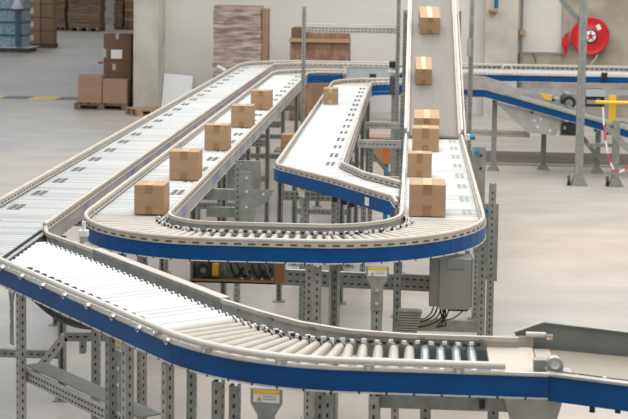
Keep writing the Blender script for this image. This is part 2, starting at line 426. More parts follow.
# --- straight accumulation line on the left
A = thing('roller_conveyor', (-2.885, 18, 0), 'longest straight roller conveyor, at the far left, empty, no cartons on it', 'conveyor', 'straight roller conveyors')
ap = fillet([(-2.885, 8.7), (-2.885, 28.35), (4.6, 28.35)], .9)
side(A, offset(ap, H), 1, PAINT_G, 'slot')
ar = offset([Vector((-2.885, 10.35, DECK))]+[p for p in ap if p.y > 10.4], -H)
side(A, ar, -1, BLUE_SHEEN, 'slot')
def leftcurve(p): return -1 if p.y > 27.45 and p.x < -1.98 else 0
rollers(A, ap, H, .08, curved=leftcurve)
belts(A, [Vector((-2.885, 8.9, DECK)), Vector((-2.885, 27.3, DECK))], .17, .72, .11)
for y in (10.9, 13.2, 15.6, 18, 20.4, 22.8, 25.2): legpair(A, (-2.885, y), PI/2, H, beams=((.95, .07), (.35, .06)))
legpair(A, (.0, 28.35), 0, H)
# --- loop: left straight
L = thing('roller_conveyor', (-2.1, 18, 0), 'straight roller conveyor carrying a single file of five brown cartons', 'conveyor', 'straight roller conveyors')
lp = fillet([(-1.20, 26.1), (-2.1, 26.1), (-2.1, 11.12)], .6)
side(L, offset(lp, -H), -1, BLUE_SHEEN, 'slot')
side(L, offset(lp, H), 1, BLUE_SHEEN, 'slot')
rollers(L, lp, H, .08, curved=lambda p: 1 if p.y > 25.5 else 0)
belts(L, [Vector((-2.1, 12.0, DECK)), Vector((-2.1, 25.3, DECK))], -.16, .72, .11)
for y in (12.3, 14.3, 16.4, 18.6, 20.8, 23.2): legpair(L, (-2.1, y), PI/2, H, beams=((1.05, .09), (.6, .07)))
b = MB(); b.prism([(-1.50, 13.1, 1.46), (-1.40, 13.1, 1.46), (-1.40, 13.1, 1.30), (-1.20, 13.1, 1.30), (-1.28, 13.1, 1.18), (-1.36, 13.1, 1.14), (-1.40, 13.1, .85), (-1.50, 13.1, .85)], (0, .006, 0), STEEL)
for z in (1.40, 1.28, 1.14, 1.0, .9): b.cyl((-1.45, 13.092, z), (-1.45, 13.1, z), .012, RAIL_W, 8)
b.cyl((-1.30, 13.092, 1.26), (-1.30, 13.1, 1.26), .012, RAIL_W, 8); b.build('side_plate', L)
for z, h in ((1.21, .10), (1.05, .09)):
    b = MB(); b.beam((-1.84, 13.35, z), (-1.45, 13.35, z), .04, h, STEEL); b.build('cross_beam', L)
upright(L, -1.55, 13.3, 0, 1.5)
b = MB(); b.bb(-1.86, -1.52, 15.0, 15.03, .95, 1.3, STEEL); b.build('side_plate', L)
# blue film on the short bend above (inner face seen from the front)
b = MB(); q = offset(fillet([(-1.20, 26.1), (-2.1, 26.1), (-2.1, 25.2)], .6), H)
b.sweep(q, (.022, .027, -.13, .03), BLUE); tag(b.build('side_film', L), 'blue film on the far bend')
# --- loop: front bend
U = thing('curved_roller_conveyor', (-.93, 10.3, 0), 'U-shaped roller conveyor with bright blue outer side across the middle', 'conveyor')
upth = fillet([(-2.1, 11.12), (-2.1, 10.275), (.245, 10.275), (.245, 11.3)], [.72, .92], 14)
side(U, offset(upth, -H), -1, BLUE, 'slot', RAIL)
b = MB(); inn = offset(upth, H); b.sweep(inn, (0, .012, -.09, -.03), STEEL); b.sweep(inn, (0, .022, .035, .060), RAIL); b.sweep(inn, (.014, .020, -.03, .036), STEEL_L)
b.build('inner_guard', U)
rollers(U, upth, H, .082, curved=lambda p: 1)
chain(U, upth[1:-1], H-.075)
for x, y, rz in ((-1.88, 10.35, .7), (-.62, 10.03, 0), (-.08, 10.45, 0)): upright(U, x, y, 0, 1.25, rz)
upright(U, -.505, 10.06, 0, 1.25, PI, w=.075)
upright(U, -.715, 10.62, 0, 1.25, 0, m=STEEL_L)
crossbeam(U, (-1.45, 10.75, 1.03), (.30, 10.75, 1.0), .115, .04, rows=2)
def bracket(parent, x, y, ztop, w=.15, hh=.33, neck=.085, ang=0):
    d = Vector((math.cos(ang), math.sin(ang), 0)); n = Vector((-d.y, d.x, 0)); c = Vector((x, y, 0))
    def P(u, z): return c+d*u+Vector((0, 0, z))
    b = MB(); b.prism([P(-w/2, ztop), P(w/2, ztop), P(w/2, ztop-.07), P(neck/2, ztop-.13), P(neck/2, ztop-hh), P(-neck/2, ztop-hh), P(-neck/2, ztop-.13), P(-w/2, ztop-.07)], n*.006, STEEL)
    for z in (ztop-.16, ztop-.25): b.cyl(P(0, z)-n*.008, P(0, z), .012, CHROME, 8)
    o = b.build('bracket', parent); 
    l = MB(); l.frame(c-n*.001+Vector((0, 0, ztop-.035)), d, n, (0, 0, 1), (w*.82, .002, .06), WHITE)
    l.frame(c-n*.0025+Vector((0, 0, ztop-.015)), d, n, (0, 0, 1), (w*.82, .002, .018), YEL)
    t = P(-w*.30, ztop-.058)-n*.0035; l.prism([t, t+d*.026, t+d*.013+Vector((0, 0, .024))], -n*.001, YEL)
    t = P(-w*.30+.011, ztop-.053)-n*.005; l.frame(t+d*.002+Vector((0, 0, .005)), d, n, (0, 0, 1), (.003, .001, .011), BLACK)
    for k in range(2): l.frame(P(w*.10, ztop-.036-.012*k)-n*.0025, d, n, (0, 0, 1), (w*.42, .001, .003), PAINT_G)
    tag(l.build('warning_label', o), 'white and yellow warning label')
    return o
bracket(U, -.213, 9.985, 1.27, .155, .30); upright(U, -.213, 10.02, 0, 1.1, 0, w=.075)
# --- loop: right straight (roller) + plates
Rr = thing('roller_conveyor', (.245, 13.8, 0), 'short straight roller conveyor carrying cartons at the foot of the incline belt', 'conveyor', 'straight roller conveyors')
rp = [Vector((.245, 11.3, DECK)), Vector((.245, 16.6, DECK))]
side(Rr, offset(rp, -H), -1, STEEL_L, 'bar', RAIL); side(Rr, offset(rp, H), 1, STEEL_L, 'bar', RAIL_W)
rollers(Rr, rp, H, .08)
belts(Rr, rp, -.2, .68, .09, .35, STEEL)
for x, y, z1 in ((.545, 11.1, 1.25), (.635, 11.6, 1.62), (.62, 13.9, 1.2), (-.09, 11.4, 1.2), (-.1, 13.9, 1.2), (.62, 15.9, 1.2), (-.1, 15.9, 1.2)): upright(Rr, x, y, 0, z1, 0)
for y in (13.9, 15.9): crossbeam(Rr, (-.1, y, .95), (.62, y, .95))
crossbeam(Rr, (.02, 11.1, .61), (.53, 11.1, .61), .085, .04, slots=False)
for y0, y1, z0, z1 in ((14.1, 14.16, .9, 1.6), (11.85, 11.9, .8, 1.42)):
    b = MB(); b.prism([(.57, y0, z1), (.70, y0, z1), (.70, y0, z0), (.62, y0, z0), (.57, y0, z0+.1)], (0, .006, 0), STEEL)
    for z in (z1-.08, z1-.2, z0+.15): b.cyl((.655, y0-.006, z), (.655, y0, z), .014, DARK, 8)
    pl = b.build('side_plate', Rr)
    c = MB(); c.cyl((.615, y0-.05, z1-.05), (.615, y0-.006, z1-.05), .022, BLUEP, 10); tag(c.build('sensor', pl), 'blue round sensor')
# --- middle branch
Mm = thing('roller_conveyor', (-.965, 17, 0), 'middle roller conveyor with one small carton, swinging into the right conveyor', 'conveyor')
mp = fillet([(.75, 24.25), (-.965, 24.25), (-.965, 13.98), (-.05, 12.45)], [.6, .4])
side(Mm, fillet([(.75, 24.55), (-1.265, 24.55), (-1.255, 13.80), (-.66, 12.93), (-.14, 12.03), (-.10, 11.7)], [.9, .42, .5, .1]), -1, BLUE_SHEEN, 'slot')
b = MB(); q = offset(fillet([(-1.255, 14.1), (-1.255, 13.80), (-.66, 12.93), (-.14, 12.03), (-.10, 11.7)], [.42, .5, .1]), -.022); b.sweep(q, (-.006, .0, -.103, .008), BLUE); b.build('side_film', Mm)
for x_, y_ in ((-.66, 13.03), (-.57, 12.88), (-.50, 12.76)):
    b = MB(); b.box((x_, y_, 1.245), (.045, .04, .05), BLACK); b.build('sensor', Mm)
c = MB(); c.frame((-.335, 12.37, 1.335), (.5, -.866, 0), (.866, .5, 0), (0, 0, 1), (.07, .062, .07), WHITE); tag(c.build('label_plate', Mm), 'small white label on blue side')
side(Mm, fillet([(.75, 23.95), (-.665, 23.95), (-.655, 14.02), (-.42, 13.36), (-.09, 12.83)], [.35, .25, .3]), 1, BLUE_SHEEN, 'slot')
b = MB(); b.sweep(fillet([(.75, 23.95), (-.665, 23.95), (-.665, 23.5)], [.35]), (.022, .027, -.16, .006), BLUE); b.build('side_film', Mm)
rollers(Mm, mp, H, .08, clip=[(-.1, 0, -1, 0)], curved=lambda p: 1 if p.y > 23.6 else 0)
rollers_end = [Vector((-.72, 12.95, DECK)), Vector((-.1, 12.03, DECK))]
belts(Mm, [Vector((-.965, 14.1, DECK)), Vector((-.965, 23.3, DECK))], -.19, .68, .10, .2)
for y in (14.4, 16.2, 18.2, 20.2, 22.6): legpair(Mm, (-.965, y), PI/2, H, beams=((1.05, .09), (.6, .06)))
upright(Mm, -.66, 13.1, 0, 1.25, .9); upright(Mm, -.96, 13.4, 0, 1.2, -.98); bracket(Mm, -.98, 13.36, 1.27, .12, .3, .06, -.98)
for y, z in ((17.6, 1.19), (15.2, 1.10), (20.5, 1.1)):
    crossbeam(Mm, (-.64, y, z), (-.12, y, z), .09, .05, STEEL_L, 'tie_beam')
for x, y in ((-.48, 17.7), (-.16, 17.7), (-.48, 15.3), (-.16, 20.6)): upright(Mm, x, y, 0, 1.15)
b = MB(); b.beam((-.45, 17.7, 1.05), (-.2, 17.7, .75), .03, .04, PAINT_G); b.build('brace', Mm)
# --- foreground diverting conveyor
B = thing('roller_conveyor', (-1.5, 8.4, 0), 'nearest roller conveyor with dark blue side, sweeping from left to lower right', 'conveyor')
dx, dy = .608, -.794
bout = [(-2.57, 9.12), (-.862, 6.955), (.66, 6.955)]
side(B, fillet(bout, 1.2, 14), -1, BLUE, 'tube', RAIL_W)
bc = fillet([(-2.95, 10.14), (-.72, 7.23), (.37, 7.23)], .95, 14)
rollers(B, bc, .305, .078, clip=[(-2.57, 0, 1, 0)], spr=True, curved=lambda p: (1 if (p.x > -1.13 and p.x < .02) else 0))
for seg in (fillet([(-2.585, 10.38), (-2.50, 10.08), (-2.05, 9.53)], [.3], 6), fillet([(-1.04, 8.20), (-.80, 7.94), (-.56, 7.72), (-.30, 7.58), (0, 7.53), (.56, 7.52)], .3, 4)):
    b = MB(); b.sweep(seg, (0, .015, -.09, -.03), STEEL); b.sweep(seg, (.0, .008, -.03, .02), STEEL_L); b.sweep(seg, (-.010, .014, .02, .042), RAIL)
    for p, d, i in stations(seg, .3): b.frame(p+Vector((0, 0, .02)), d, (-d.y, d.x, 0), (0, 0, 1), (.03, .035, .02), STEEL)
    b.build('inner_guard', B)
chain(B, [p for p in bc if p.x > -1.15], .305-.055)
# transfer edge with roller row ends
b = MB()
for i in range(22):
    t = i/21; p = Vector((-2.595, 9.25+1.05*t, DECK))
    b.frame(p+Vector((0, 0, .008)), (0, 1, 0), (1, 0, 0), (0, 0, 1), (.018, .02, .014), BLACK)
    b.frame(p+Vector((.05, 0, .0)), (0, 1, 0), (1, 0, 0), (0, 0, 1), (.018, .02, .012), BLACK)
b.bb(-2.595, -2.545, 9.25, 10.33, 1.33, 1.386, STEEL_L); b.build('transfer_edge', B)
# curled belt guards near outer rail
for k in range(15):
    t = .28+k*.108; p = Vector((-2.62+dx*t+.794*.12, 9.185+dy*t+.608*.12, DECK+.006))
    b = MB(); pts = [p+Vector((math.cos(a), math.sin(a), 0))*.024 for a in [x*.6-1.2 for x in range(7)]]
    b.tube(pts, .0055, BLACK, 6); b.build('belt_clip', B)
# wide duct along inner side
b = MB(); d0 = Vector((-2.06, 9.53, 0)); d1 = Vector((-1.05, 8.21, 0)); dd = (d1-d0).normalized(); n = Vector((-dd.y, dd.x, 0))
b.frame((d0+d1)/2+n*.03+Vector((0, 0, 1.385)), dd, n, (0, 0, 1), ((d1-d0).length, .05, .075), STEEL)
b.frame((d0+d1)/2+n*.03+Vector((0, 0, 1.398)), dd, n, (0, 0, 1), ((d1-d0).length-.02, .053, .008), PAINT_G)
b.frame((d0+d1)/2+n*.03+Vector((0, 0, 1.426)), dd, n, (0, 0, 1), ((d1-d0).length, .058, .007), RAIL)
b.frame(d1+n*.03+dd*.004+Vector((0, 0, 1.385)), dd, n, (0, 0, 1), (.006, .055, .08), PAINT_G)
b.build('cable_duct', B)
ab = math.atan2(dy, dx)
for x, y, rz, m in ((-2.43, 9.14, ab, STEEL_L), (-1.625, 8.0, ab, STEEL), (-1.50, 7.83, ab, STEEL_L), (-1.225, 7.48, ab, STEEL_L), (-.925, 7.18, -.3, STEEL), (-.835, 7.12, -.1, STEEL), (-.375, 7.02, 0, STEEL), (-.155, 7.02, 0, STEEL_L)):
    upright(B, x, y, 0, 1.25, rz, m=m, w=.05)
for x, y in ((-2.05, 9.6), (-1.25, 8.5), (-.45, 7.66), (.10, 7.66), (.45, 7.66)): upright(B, x, y, 0, 1.25, 0)
bracket(B, -.667, 6.975, 1.275, .155, .33, .085, -.08); upright(B, -.667, 7.05, 0, 1.05, 0, w=.075)
bracket(B, -2.52, 9.24, 1.255, .09, .4, .05, ab)
bracket(B, -1.56, 7.90, 1.255, .10, .4, .05, ab)
crossbeam(B, (-.15, 7.3, 1.22), (.5, 7.3, 1.22), .08, .5, STEEL, slots=False)
crossbeam(B, (-2.45, 9.25, .67), (-1.45, 7.80, .80), .075, .03, STEEL_L, 'low_beam', rows=2)
b = MB(); b.beam((-2.38, 9.29, .72), (-1.38, 7.86, .85), .14, .006, PAINT_G); b.build('tray_base', B)
crossbeam(B, (-2.50, 9.7, .52), (-2.28, 9.7, .80), .06, .04, STEEL_L, 'brace')
crossbeam(B, (-2.28, 9.7, .80), (-1.98, 9.7, .81), .06, .04, STEEL, 'tie_beam')
upright(B, -2.16, 9.7, .69, .80, 0, w=.04, d=.04, foot=False, name='tie_post')
b = MB(); pts = [(-2.45+.75*t, 9.25-1.0*t, 1.24-.09*math.sin(PI*t)) for t in [i/14 for i in range(15)]]
b.tube(pts, .022, CABLE, 8); b.tube([(x+.02, y+.05, z-.015) for x, y, z in pts], .014, CABLE_Y, 6); b.build('cable_bundle', B)
# sensor on transfer corner
b = MB(); b.bb(-2.28, -2.22, 10.1, 10.16, 1.40, 1.44, WHITE); b.cyl((-2.25, 10.13, 1.44), (-2.25, 10.13, 1.50), .014, WHITE, 8); b.cyl((-2.25, 10.13, 1.36), (-2.25, 10.13, 1.40), .03, STEEL_L, 8)
b.beam((-2.25, 10.13, 1.355), (-2.45, 10.13, 1.355), .1, .006, STEEL_L)
b.build('sensor', B)
# --- belt unit at lower right
Fb = thing('belt_conveyor', (.95, 7.3, 0), 'grey-sided belt conveyor section at lower right with rounded cover', 'conveyor')
def fz(x): return 1.36-.09*max(0, x-.70)
b = MB(); b.prism([(.64, 7.04, 1.362), (.64, 7.56, 1.362), (.72, 7.56, 1.362), (.72, 7.04, 1.362)], (0, 0, -.02), RAIL)
b.prism([(.72, 7.04, 1.36), (.72, 7.56, 1.36), (2.4, 7.56, 1.25), (2.4, 7.04, 1.25)], (0, 0, -.03), mat('beige_belt', (.27, .25, .20), 0, .5, .06, 3)); b.build('belt', Fb)
b = MB(); b.prism([(.55, 7.60, 1.37), (.55, 7.60, 1.43), (.69, 7.60, 1.487), (2.4, 7.60, 1.33), (2.4, 7.60, 1.2), (.55, 7.60, 1.28)], (0, .012, 0), PAINT_G)
b.prism([(.54, 7.59, 1.43), (.69, 7.59, 1.487), (2.4, 7.59, 1.33), (2.4, 7.63, 1.33), (.69, 7.63, 1.487), (.54, 7.63, 1.43)], (0, 0, .006), STEEL); b.build('side_panel', Fb)
b = MB(); b.prism([(.66, 6.96, 1.268), (.66, 6.96, 1.388), (.73, 6.96, 1.386), (2.4, 6.96, 1.22), (2.4, 6.96, 1.09), (.73, 6.96, 1.26)], (0, .03, 0), BLUE)
b.prism([(.66, 6.952, 1.388), (.73, 6.952, 1.386), (2.4, 6.952, 1.22), (2.4, 7.02, 1.22), (.73, 7.02, 1.386), (.66, 7.02, 1.388)], (0, 0, .008), STEEL_L)
for x in (.80, .93, 1.06): b.cyl((x, 7.02, fz(x)+.02), (x, 7.02, fz(x)+.034), .012, CHROME, 8)
b.build('side_frame', Fb)
b = MB(); b.cyl((.70, 7.05, 1.41), (.70, 7.10, 1.41), .042, STEEL_L, 18); b.cyl((.70, 7.035, 1.42), (.70, 7.05, 1.42), .022, CHROME, 12); b.bb(.63, .78, 7.01, 7.12, 1.372, 1.385, STEEL_L); b.bb(.60, .655, 7.04, 7.10, 1.385, 1.44, STEEL); b.build('bearing', Fb)
b = MB(); b.cyl((.60, 7.56, 1.435), (.70, 7.56, 1.435), .014, RAIL_W, 12); b.cyl((.70, 7.56, 1.425), (.735, 7.56, 1.425), .018, CHROME, 12); b.cyl((.695, 7.56, 1.425), (.705, 7.56, 1.425), .019, COPPER, 12); b.build('cover_latch', Fb)
b = MB(); b.prism([(.40, 6.99, 1.375), (.40, 7.53, 1.375), (.63, 7.53, 1.375), (.63, 6.99, 1.375)], (0, 0, -.03), RAIL); b.bb(.47, .64, 7.57, 7.585, 1.33, 1.42, RAIL); b.build('end_plate', Fb)
b = MB(); b.prism([(.46, 7.0, 1.27), (.74, 7.0, 1.27), (.70, 7.0, 1.12), (.50, 7.0, 1.12)], (0, .05, 0), STEEL_L); b.build('leg_bracket', Fb)
upright(Fb, .60, 7.06, 0, 1.15, 0, w=.075, m=STEEL); upright(Fb, .60, 7.56, 0, 1.25); upright(Fb, 2.0, 7.06, 0, 1.15); upright(Fb, 2.0, 7.56, 0, 1.15)
for x in (.36, .88, 1.0): 
    b = MB(); b.cyl((x, 7.03, 1.20), (x, 7.03, 1.25 if x < .7 else fz(x)-.11), .014, BLACK, 8); b.build('bolt', Fb)
# --- incline belt
SL = .33
I = thing('belt_conveyor', (.245, 19, 0), 'steep inclined grey belt conveyor rising out of the picture', 'conveyor')
def iz(y): return 1.385+SL*(y-16.75)
def slab(b, x0, x1, z0, z1, m, y0=16.75, y1=24.0):
    b.prism([(x0, y0, iz(y0)+z0), (x1, y0, iz(y0)+z0), (x1, y0, iz(y0)+z1), (x0, y0, iz(y0)+z1)], (0, y1-y0, SL*(y1-y0)), m)
b = MB(); slab(b, -.03, .52, -.02, .012, BELT); b.cyl((-.03, 16.76, 1.372), (.52, 16.76, 1.372), .025, BELT, 14); b.build('belt', I)
b = MB(); slab(b, -.075, -.03, -.15, .05, RAIL); slab(b, -.085, -.055, .06, .09, RAIL); b.build('side_frame', I)
b = MB(); slab(b, .52, .55, -.15, .05, RAIL); slab(b, .548, .575, .06, .09, RAIL); slab(b, .59, .61, .0, .02, STEEL_L); b.build('side_frame', I)
b = MB(); slab(b, .2, .32, -.16, -.02, PAINT_G); b.build('belt_tray', I)
b = MB(); b.bb(-.02, .51, 16.62, 16.73, 1.34, 1.385, DARK); b.build('gap_plate', I)
for y in (18.2, 21.0):
    for x in (-.12, .63): upright(I, x, y, 0, iz(y)-.12, 0)
    crossbeam(I, (-.12, y, iz(y)-.2), (.63, y, iz(y)-.2))
b = MB(); b.cyl((.64, 16.5, 1.42), (.70, 16.5, 1.42), .03, BLUEP, 10); b.bb(.58, .64, 16.46, 16.54, 1.39, 1.45, RAIL_W); tag(b.build('sensor', I), 'blue and white sensor')
# --- rack post right of incline
Pst = thing('perforated_post', (.80, 20.9, 0), 'tall perforated steel post just right of the inclined belt', 'post', 'perforated posts')
upright(Pst, .80, 20.9, 0, 3.9, 0, w=.065, d=.06, name='post', pitch=.045)
b = MB(); b.bb(.74, .80, 20.85, 20.86, 2.05, 2.3, STEEL_L); b.build('bracket', Pst)
# --- gantry left of incline
G = thing('gantry_frame', (-.9, 20.9, 0), 'perforated steel gantry with single top rail, left of the inclined belt', 'gantry')
upright(G, -1.53, 20.9, 0, 2.70, 0, w=.055, d=.05, name='post'); upright(G, -.215, 20.9, 0, 2.9, 0, w=.055, d=.05, name='post')
crossbeam(G, (-1.50, 20.9, 2.385), (-.24, 20.9, 2.385), .085, .05, STEEL_L, 'top_rail', rows=2)
b = MB(); b.cyl((-1.5, 20.87, 2.46), (-.2, 20.87, 2.46), .006, STEEL_L, 6); b.build('wire', G)
# --- back cross lane, right part
D = thing('roller_conveyor', (3, 26, 0), 'level roller conveyor with a blue side, along the back at right', 'conveyor')
dp = [Vector((-.35, 26.1, DECK+.05)), Vector((5.2, 26.1, DECK+.05))]
side(D, offset(dp, -H), -1, BLUE, 'none'); side(D, offset(dp, H), 1, PANEL_G, 'bar', RAIL_W)
rollers(D, dp, H, .08, maxn=60)
b = MB(); b.sweep(offset(dp, -H-.02), (-.03, .0, .03, .05), RAIL_W); b.sweep(offset(dp, -H+.05), (-.02, .02, .045, .09), WHITE); b.build('guard_rail', D)
b = MB(); b.sweep([Vector((1.0, 26.55, DECK)), Vector((5.2, 26.55, DECK))], (-.08, .08, .11, .17), STEEL)
for q in range(48): b.bb(1.15+q*.085, 1.19+q*.085, 26.46, 26.475, DECK+.13, DECK+.155, DARK)
b.sweep([Vector((1.0, 26.45, DECK)), Vector((5.2, 26.45, DECK))], (-.012, .012, .09, .125), STEEL_L); b.build('cable_tray', D)
b = MB(); b.tube([(1.62+.09*math.cos(t*.7), 25.9, 1.53+.09*math.sin(t*.7)) for t in range(10)], .012, RAIL_W, 6); b.bb(1.5, 1.72, 25.86, 25.94, 1.43, 1.47, RAIL_W); b.build('reflector', D)
b = MB(); b.bb(3.2, 3.3, 25.7, 25.76, 1.40, 1.52, BLACK); b.build('sensor', D)
b = MB(); b.bb(1.2, 5.2, 25.85, 25.9, 1.13, 1.22, PANEL_G); b.build('lower_beam', D)
for x in (.9, 2.9, 4.6):
    legpair(D, (x, 26.1), 0, H, z1=1.25)
# grey side panel section between
K = thing('belt_conveyor', (-.8, 26.1, 0), 'level belt conveyor with plain pale grey side panel, behind the middle branch', 'conveyor')
b = MB(); b.bb(-1.16, -.37, 25.76, 25.79, 1.24, 1.535, PANEL_G); b.bb(-1.16, -.37, 25.75, 25.80, 1.53, 1.545, STEEL_L); b.build('side_panel', K)
b = MB(); b.bb(-1.16, -.37, 25.8, 26.4, 1.38, 1.42, BELT); b.build('belt', K)
b = MB(); b.bb(-.74, -.63, 25.745, 25.765, 1.37, 1.42, BLACK); b.build('hand_hole', K)
b = MB(); b.bb(-1.19, -1.13, 25.70, 25.76, 1.42, 1.54, RAIL_W); b.build('end_cap', K)
legpair(K, (-.8, 26.1), 0, H)
# --- declining conveyor at right
N = thing('belt_conveyor', (2.3, 24.2, 0), 'declining belt conveyor with blue side sloping down to the right', 'conveyor')
def nz(x): return 1.335-.265*max(0, x-1.15) if x > 1.15 else 1.335
xs = [.76, 1.15, 1.45, 1.8, 2.4, 3.2, 4.2]
def ribbon(b, y, ythick, zo0, zo1, m, x0=None, x1=None, xl=None):
    q = [x for x in (xl or xs) if (x0 is None or x >= x0) and (x1 is None or x <= x1)]
    for a, c in zip(q[:-1], q[1:]):
        b.prism([(a, y, nz(a)+zo0), (c, y, nz(c)+zo0), (c, y, nz(c)+zo1), (a, y, nz(a)+zo1)], (0, ythick, 0), m)
b = MB(); ribbon(b, 23.9, .03, -.11, .0, BLUE); ribbon(b, 23.885, .05, 0, .012, STEEL_L); ribbon(b, 23.885, .05, -.122, -.11, STEEL_L)
for x in (1.3, 1.9, 2.5, 2.9, 3.1): b.box((x, 23.9, nz(x)-.14), (.04, .03, .04), DARK)
b.build('side_frame', N)
b = MB(); ribbon(b, 24.5, .03, -.12, .04, PANEL_G); b.build('side_frame', N)
b = MB(); ribbon(b, 23.93, .57, .0, .015, BELT); b.build('belt', N)
b = MB(); b.prism([(.78, 23.9, 1.35), (1.15, 23.9, 1.50), (1.0, 23.9, 1.50), (.78, 23.9, 1.50)], (0, .02, 0), STEEL_L)
b.prism([(.78, 23.88, 1.35), (.78, 23.88, 1.58), (1.15, 23.88, 1.55), (1.45, 23.88, 1.46), (1.70, 23.88, 1.34), (1.74, 23.88, 1.27), (1.66, 23.88, 1.225), (1.15, 23.88, 1.345)], (0, .035, 0), STEEL_L); b.build('rounded_cover', N)
b = MB(); ribbon(b, 23.86, .02, .02, .055, STEEL_L, 1.45); ribbon(b, 23.95, .02, .09, .12, STEEL, 1.8); b.build('guard_rail', N)
b = MB(); b.prism([(1.30, 23.97, 1.15), (1.95, 23.97, .99), (2.45, 23.97, .88), (2.28, 23.97, .62), (1.85, 23.97, .66), (1.55, 23.97, .93)], (0, .03, 0), STEEL_L)
for x, z in ((1.95, .86), (2.05, .88), (2.0, .76), (2.2, .70)): b.cyl((x, 23.96, z), (x, 23.97, z), .02, WHITE, 8)
b.build('gusset_plate', N)
b = MB(); b.box((2.52, 24.0, .74), (.30, .25, .18), BLACK); b.cyl((2.52, 23.87, .74), (2.52, 23.8, .74), .06, BLACK, 14); b.cyl((2.42, 23.86, .76), (2.42, 23.87, .76), .03, COPPER, 10); b.bb(2.36, 2.68, 23.9, 24.1, .63, .65, STEEL); b.build('motor', N)
legs = [(1.33, 24.25), (2.15, 24.5), (3.0, 24.3)]
for x, y in legs:
    b = MB(); b.bb(x-.04, x+.04, y-.03, y+.03, .03, nz(x)-.12, STEEL if x < 2 or x > 2.5 else PAINT_G); b.prism([(x-.11, y-.05, 0), (x+.11, y-.05, 0), (x+.05, y-.05, .08), (x-.05, y-.05, .08)], (0, .1, 0), STEEL); b.build('leg', N)
crossbeam(N, (.75, 24.25, .62), (1.9, 24.25, .60), .10, .04, STEEL_L)
b = MB(); b.beam((2.6, 24.2, .75), (3.05, 24.2, .2), .05, .07, PAINT_G); b.build('brace', N)
# drive unit above declining conveyor (hung from level lane)
V = thing('drive_motor', (2.5, 24.9, 0), 'black round drive motor hanging below the level blue-sided conveyor', 'motor')
b = MB(); b.cyl((2.48, 24.75, 1.16), (2.48, 25.3, 1.16), .11, BLACK, 20); b.cyl((2.48, 24.72, 1.16), (2.48, 24.75, 1.16), .06, PAINT_G, 14); b.build('motor_body', V)
b = MB(); b.bb(2.35, 2.65, 24.8, 25.3, 1.01, 1.05, STEEL_L); b.bb(2.2, 2.34, 24.8, 25.3, 1.1, 1.22, STEEL); b.beam((2.5, 25.05, 1.27), (2.5, 25.70, 1.27), .1, .03, STEEL); b.build('mount', V)
b = MB(); b.prism([(2.0, 24.8, 1.30), (2.14, 24.8, 1.29), (2.26, 24.8, 1.19), (2.14, 24.8, 1.15)], (0, .05, 0), YEL); tag(b.build('guard', V), 'yellow triangular guard')
b = MB(); b.bb(2.16, 2.24, 24.82, 25.2, 1.06, 1.26, STEEL); b.build('arm', V)
V.location = V.location+Vector((.09, 0, -.08))
V2 = thing('control_box', (2.98, 24.9, 0), 'black control box beside the steel post, above the yellow rail', 'control box')
b = MB(); b.bb(2.85, 3.15, 24.8, 25.1, 1.02, 1.30, BLACK); b.bb(2.84, 3.16, 24.79, 24.8, 1.19, 1.31, PANEL_G); b.build('housing', V2); b = MB(); b.cyl((3.05, 24.76, 1.12), (3.05, 24.8, 1.12), .04, PAINT_G, 12); b.build('knob', V2)
b = MB(); b.bb(2.95, 3.05, 25.1, 25.8, 1.2, 1.26, STEEL); b.build('arm', V2)
# yellow gate
Y = thing('yellow_barrier', (3.35, 23.2, 0), 'yellow barrier bar with hanging yellow plate, at right edge', 'barrier')
b = MB(); b.cyl((2.78, 23.0, 1.255), (4.4, 23.0, 1.255), .028, YEL, 10); b.build('bar', Y)
b = MB(); b.bb(3.0, 3.11, 23.1, 23.12, .95, 1.36, YEL); b.build('plate', Y)
b = MB(); b.bb(3.9, 3.97, 22.97, 23.03, 0, 1.24, STEEL); b.build('post', Y)
b = MB(); b.bb(2.66, 2.79, 22.98, 23.06, 1.23, 1.28, STEEL); b.build('bracket', Y)
# red white tape
def hz(pts, name, label):
    b = MB(); k = 0
    for a, c in zip(pts[:-1], pts[1:]):
        b.beam(a, c, .006, .028, RED2 if k % 2 else WHITE); k += 1
    return tag(b.build(name), label, 'tape', 'barrier tape')
def bez(p0, p1, p2, n):
    return [tuple((1-t)**2*p0[i]+2*t*(1-t)*p1[i]+t*t*p2[i] for i in range(3)) for t in [k/n for k in range(n+1)]]
hz(bez((2.83, 22.45, 1.235), (2.88, 22.45, .50), (3.02, 22.45, .30), 5)+bez((3.02, 22.45, .30), (3.20, 22.45, .12), (3.50, 22.45, .85), 5)[1:], 'barrier_tape', 'red and white barrier tape hanging from the yellow bar')
# big steel post frame right
S = thing('support_frame', (2.6, 22.8, 0), 'grey square steel post frame on castors, in front of right conveyors', 'frame')
b = MB(); b.bb(2.485, 2.60, 22.76, 22.86, .05, 3.1, STEEL); b.bb(2.54, 2.545, 22.755, 22.76, .1, 3.1, PAINT_G); b.build('post', S)
b = MB(); b.prism([(2.42, 22.72, 0), (2.68, 22.72, 0), (2.61, 22.72, .14), (2.47, 22.72, .14)], (0, .18, 0), STEEL); b.build('foot', S)
b = MB(); b.beam((2.2, 22.84, 2.82), (2.50, 22.84, 2.48), .05, .07, PAINT_G); b.build('brace', S)
b = MB(); b.beam((2.9, 22.6, .93), (3.5, 22.6, .35), .06, .09, STEEL); b.build('brace', S)
b = MB(); b.bb(3.04, 3.14, 22.78, 22.88, .05, 1.0, STEEL); b.prism([(2.98, 22.72, 0), (3.22, 22.72, 0), (3.15, 22.72, .12), (3.04, 22.72, .12)], (0, .16, 0), STEEL); b.build('post', S)
b = MB(); b.beam((2.66, 22.82, .62), (3.06, 22.82, .62), .05, .05, PAINT_G); b.build('cross_beam', S)
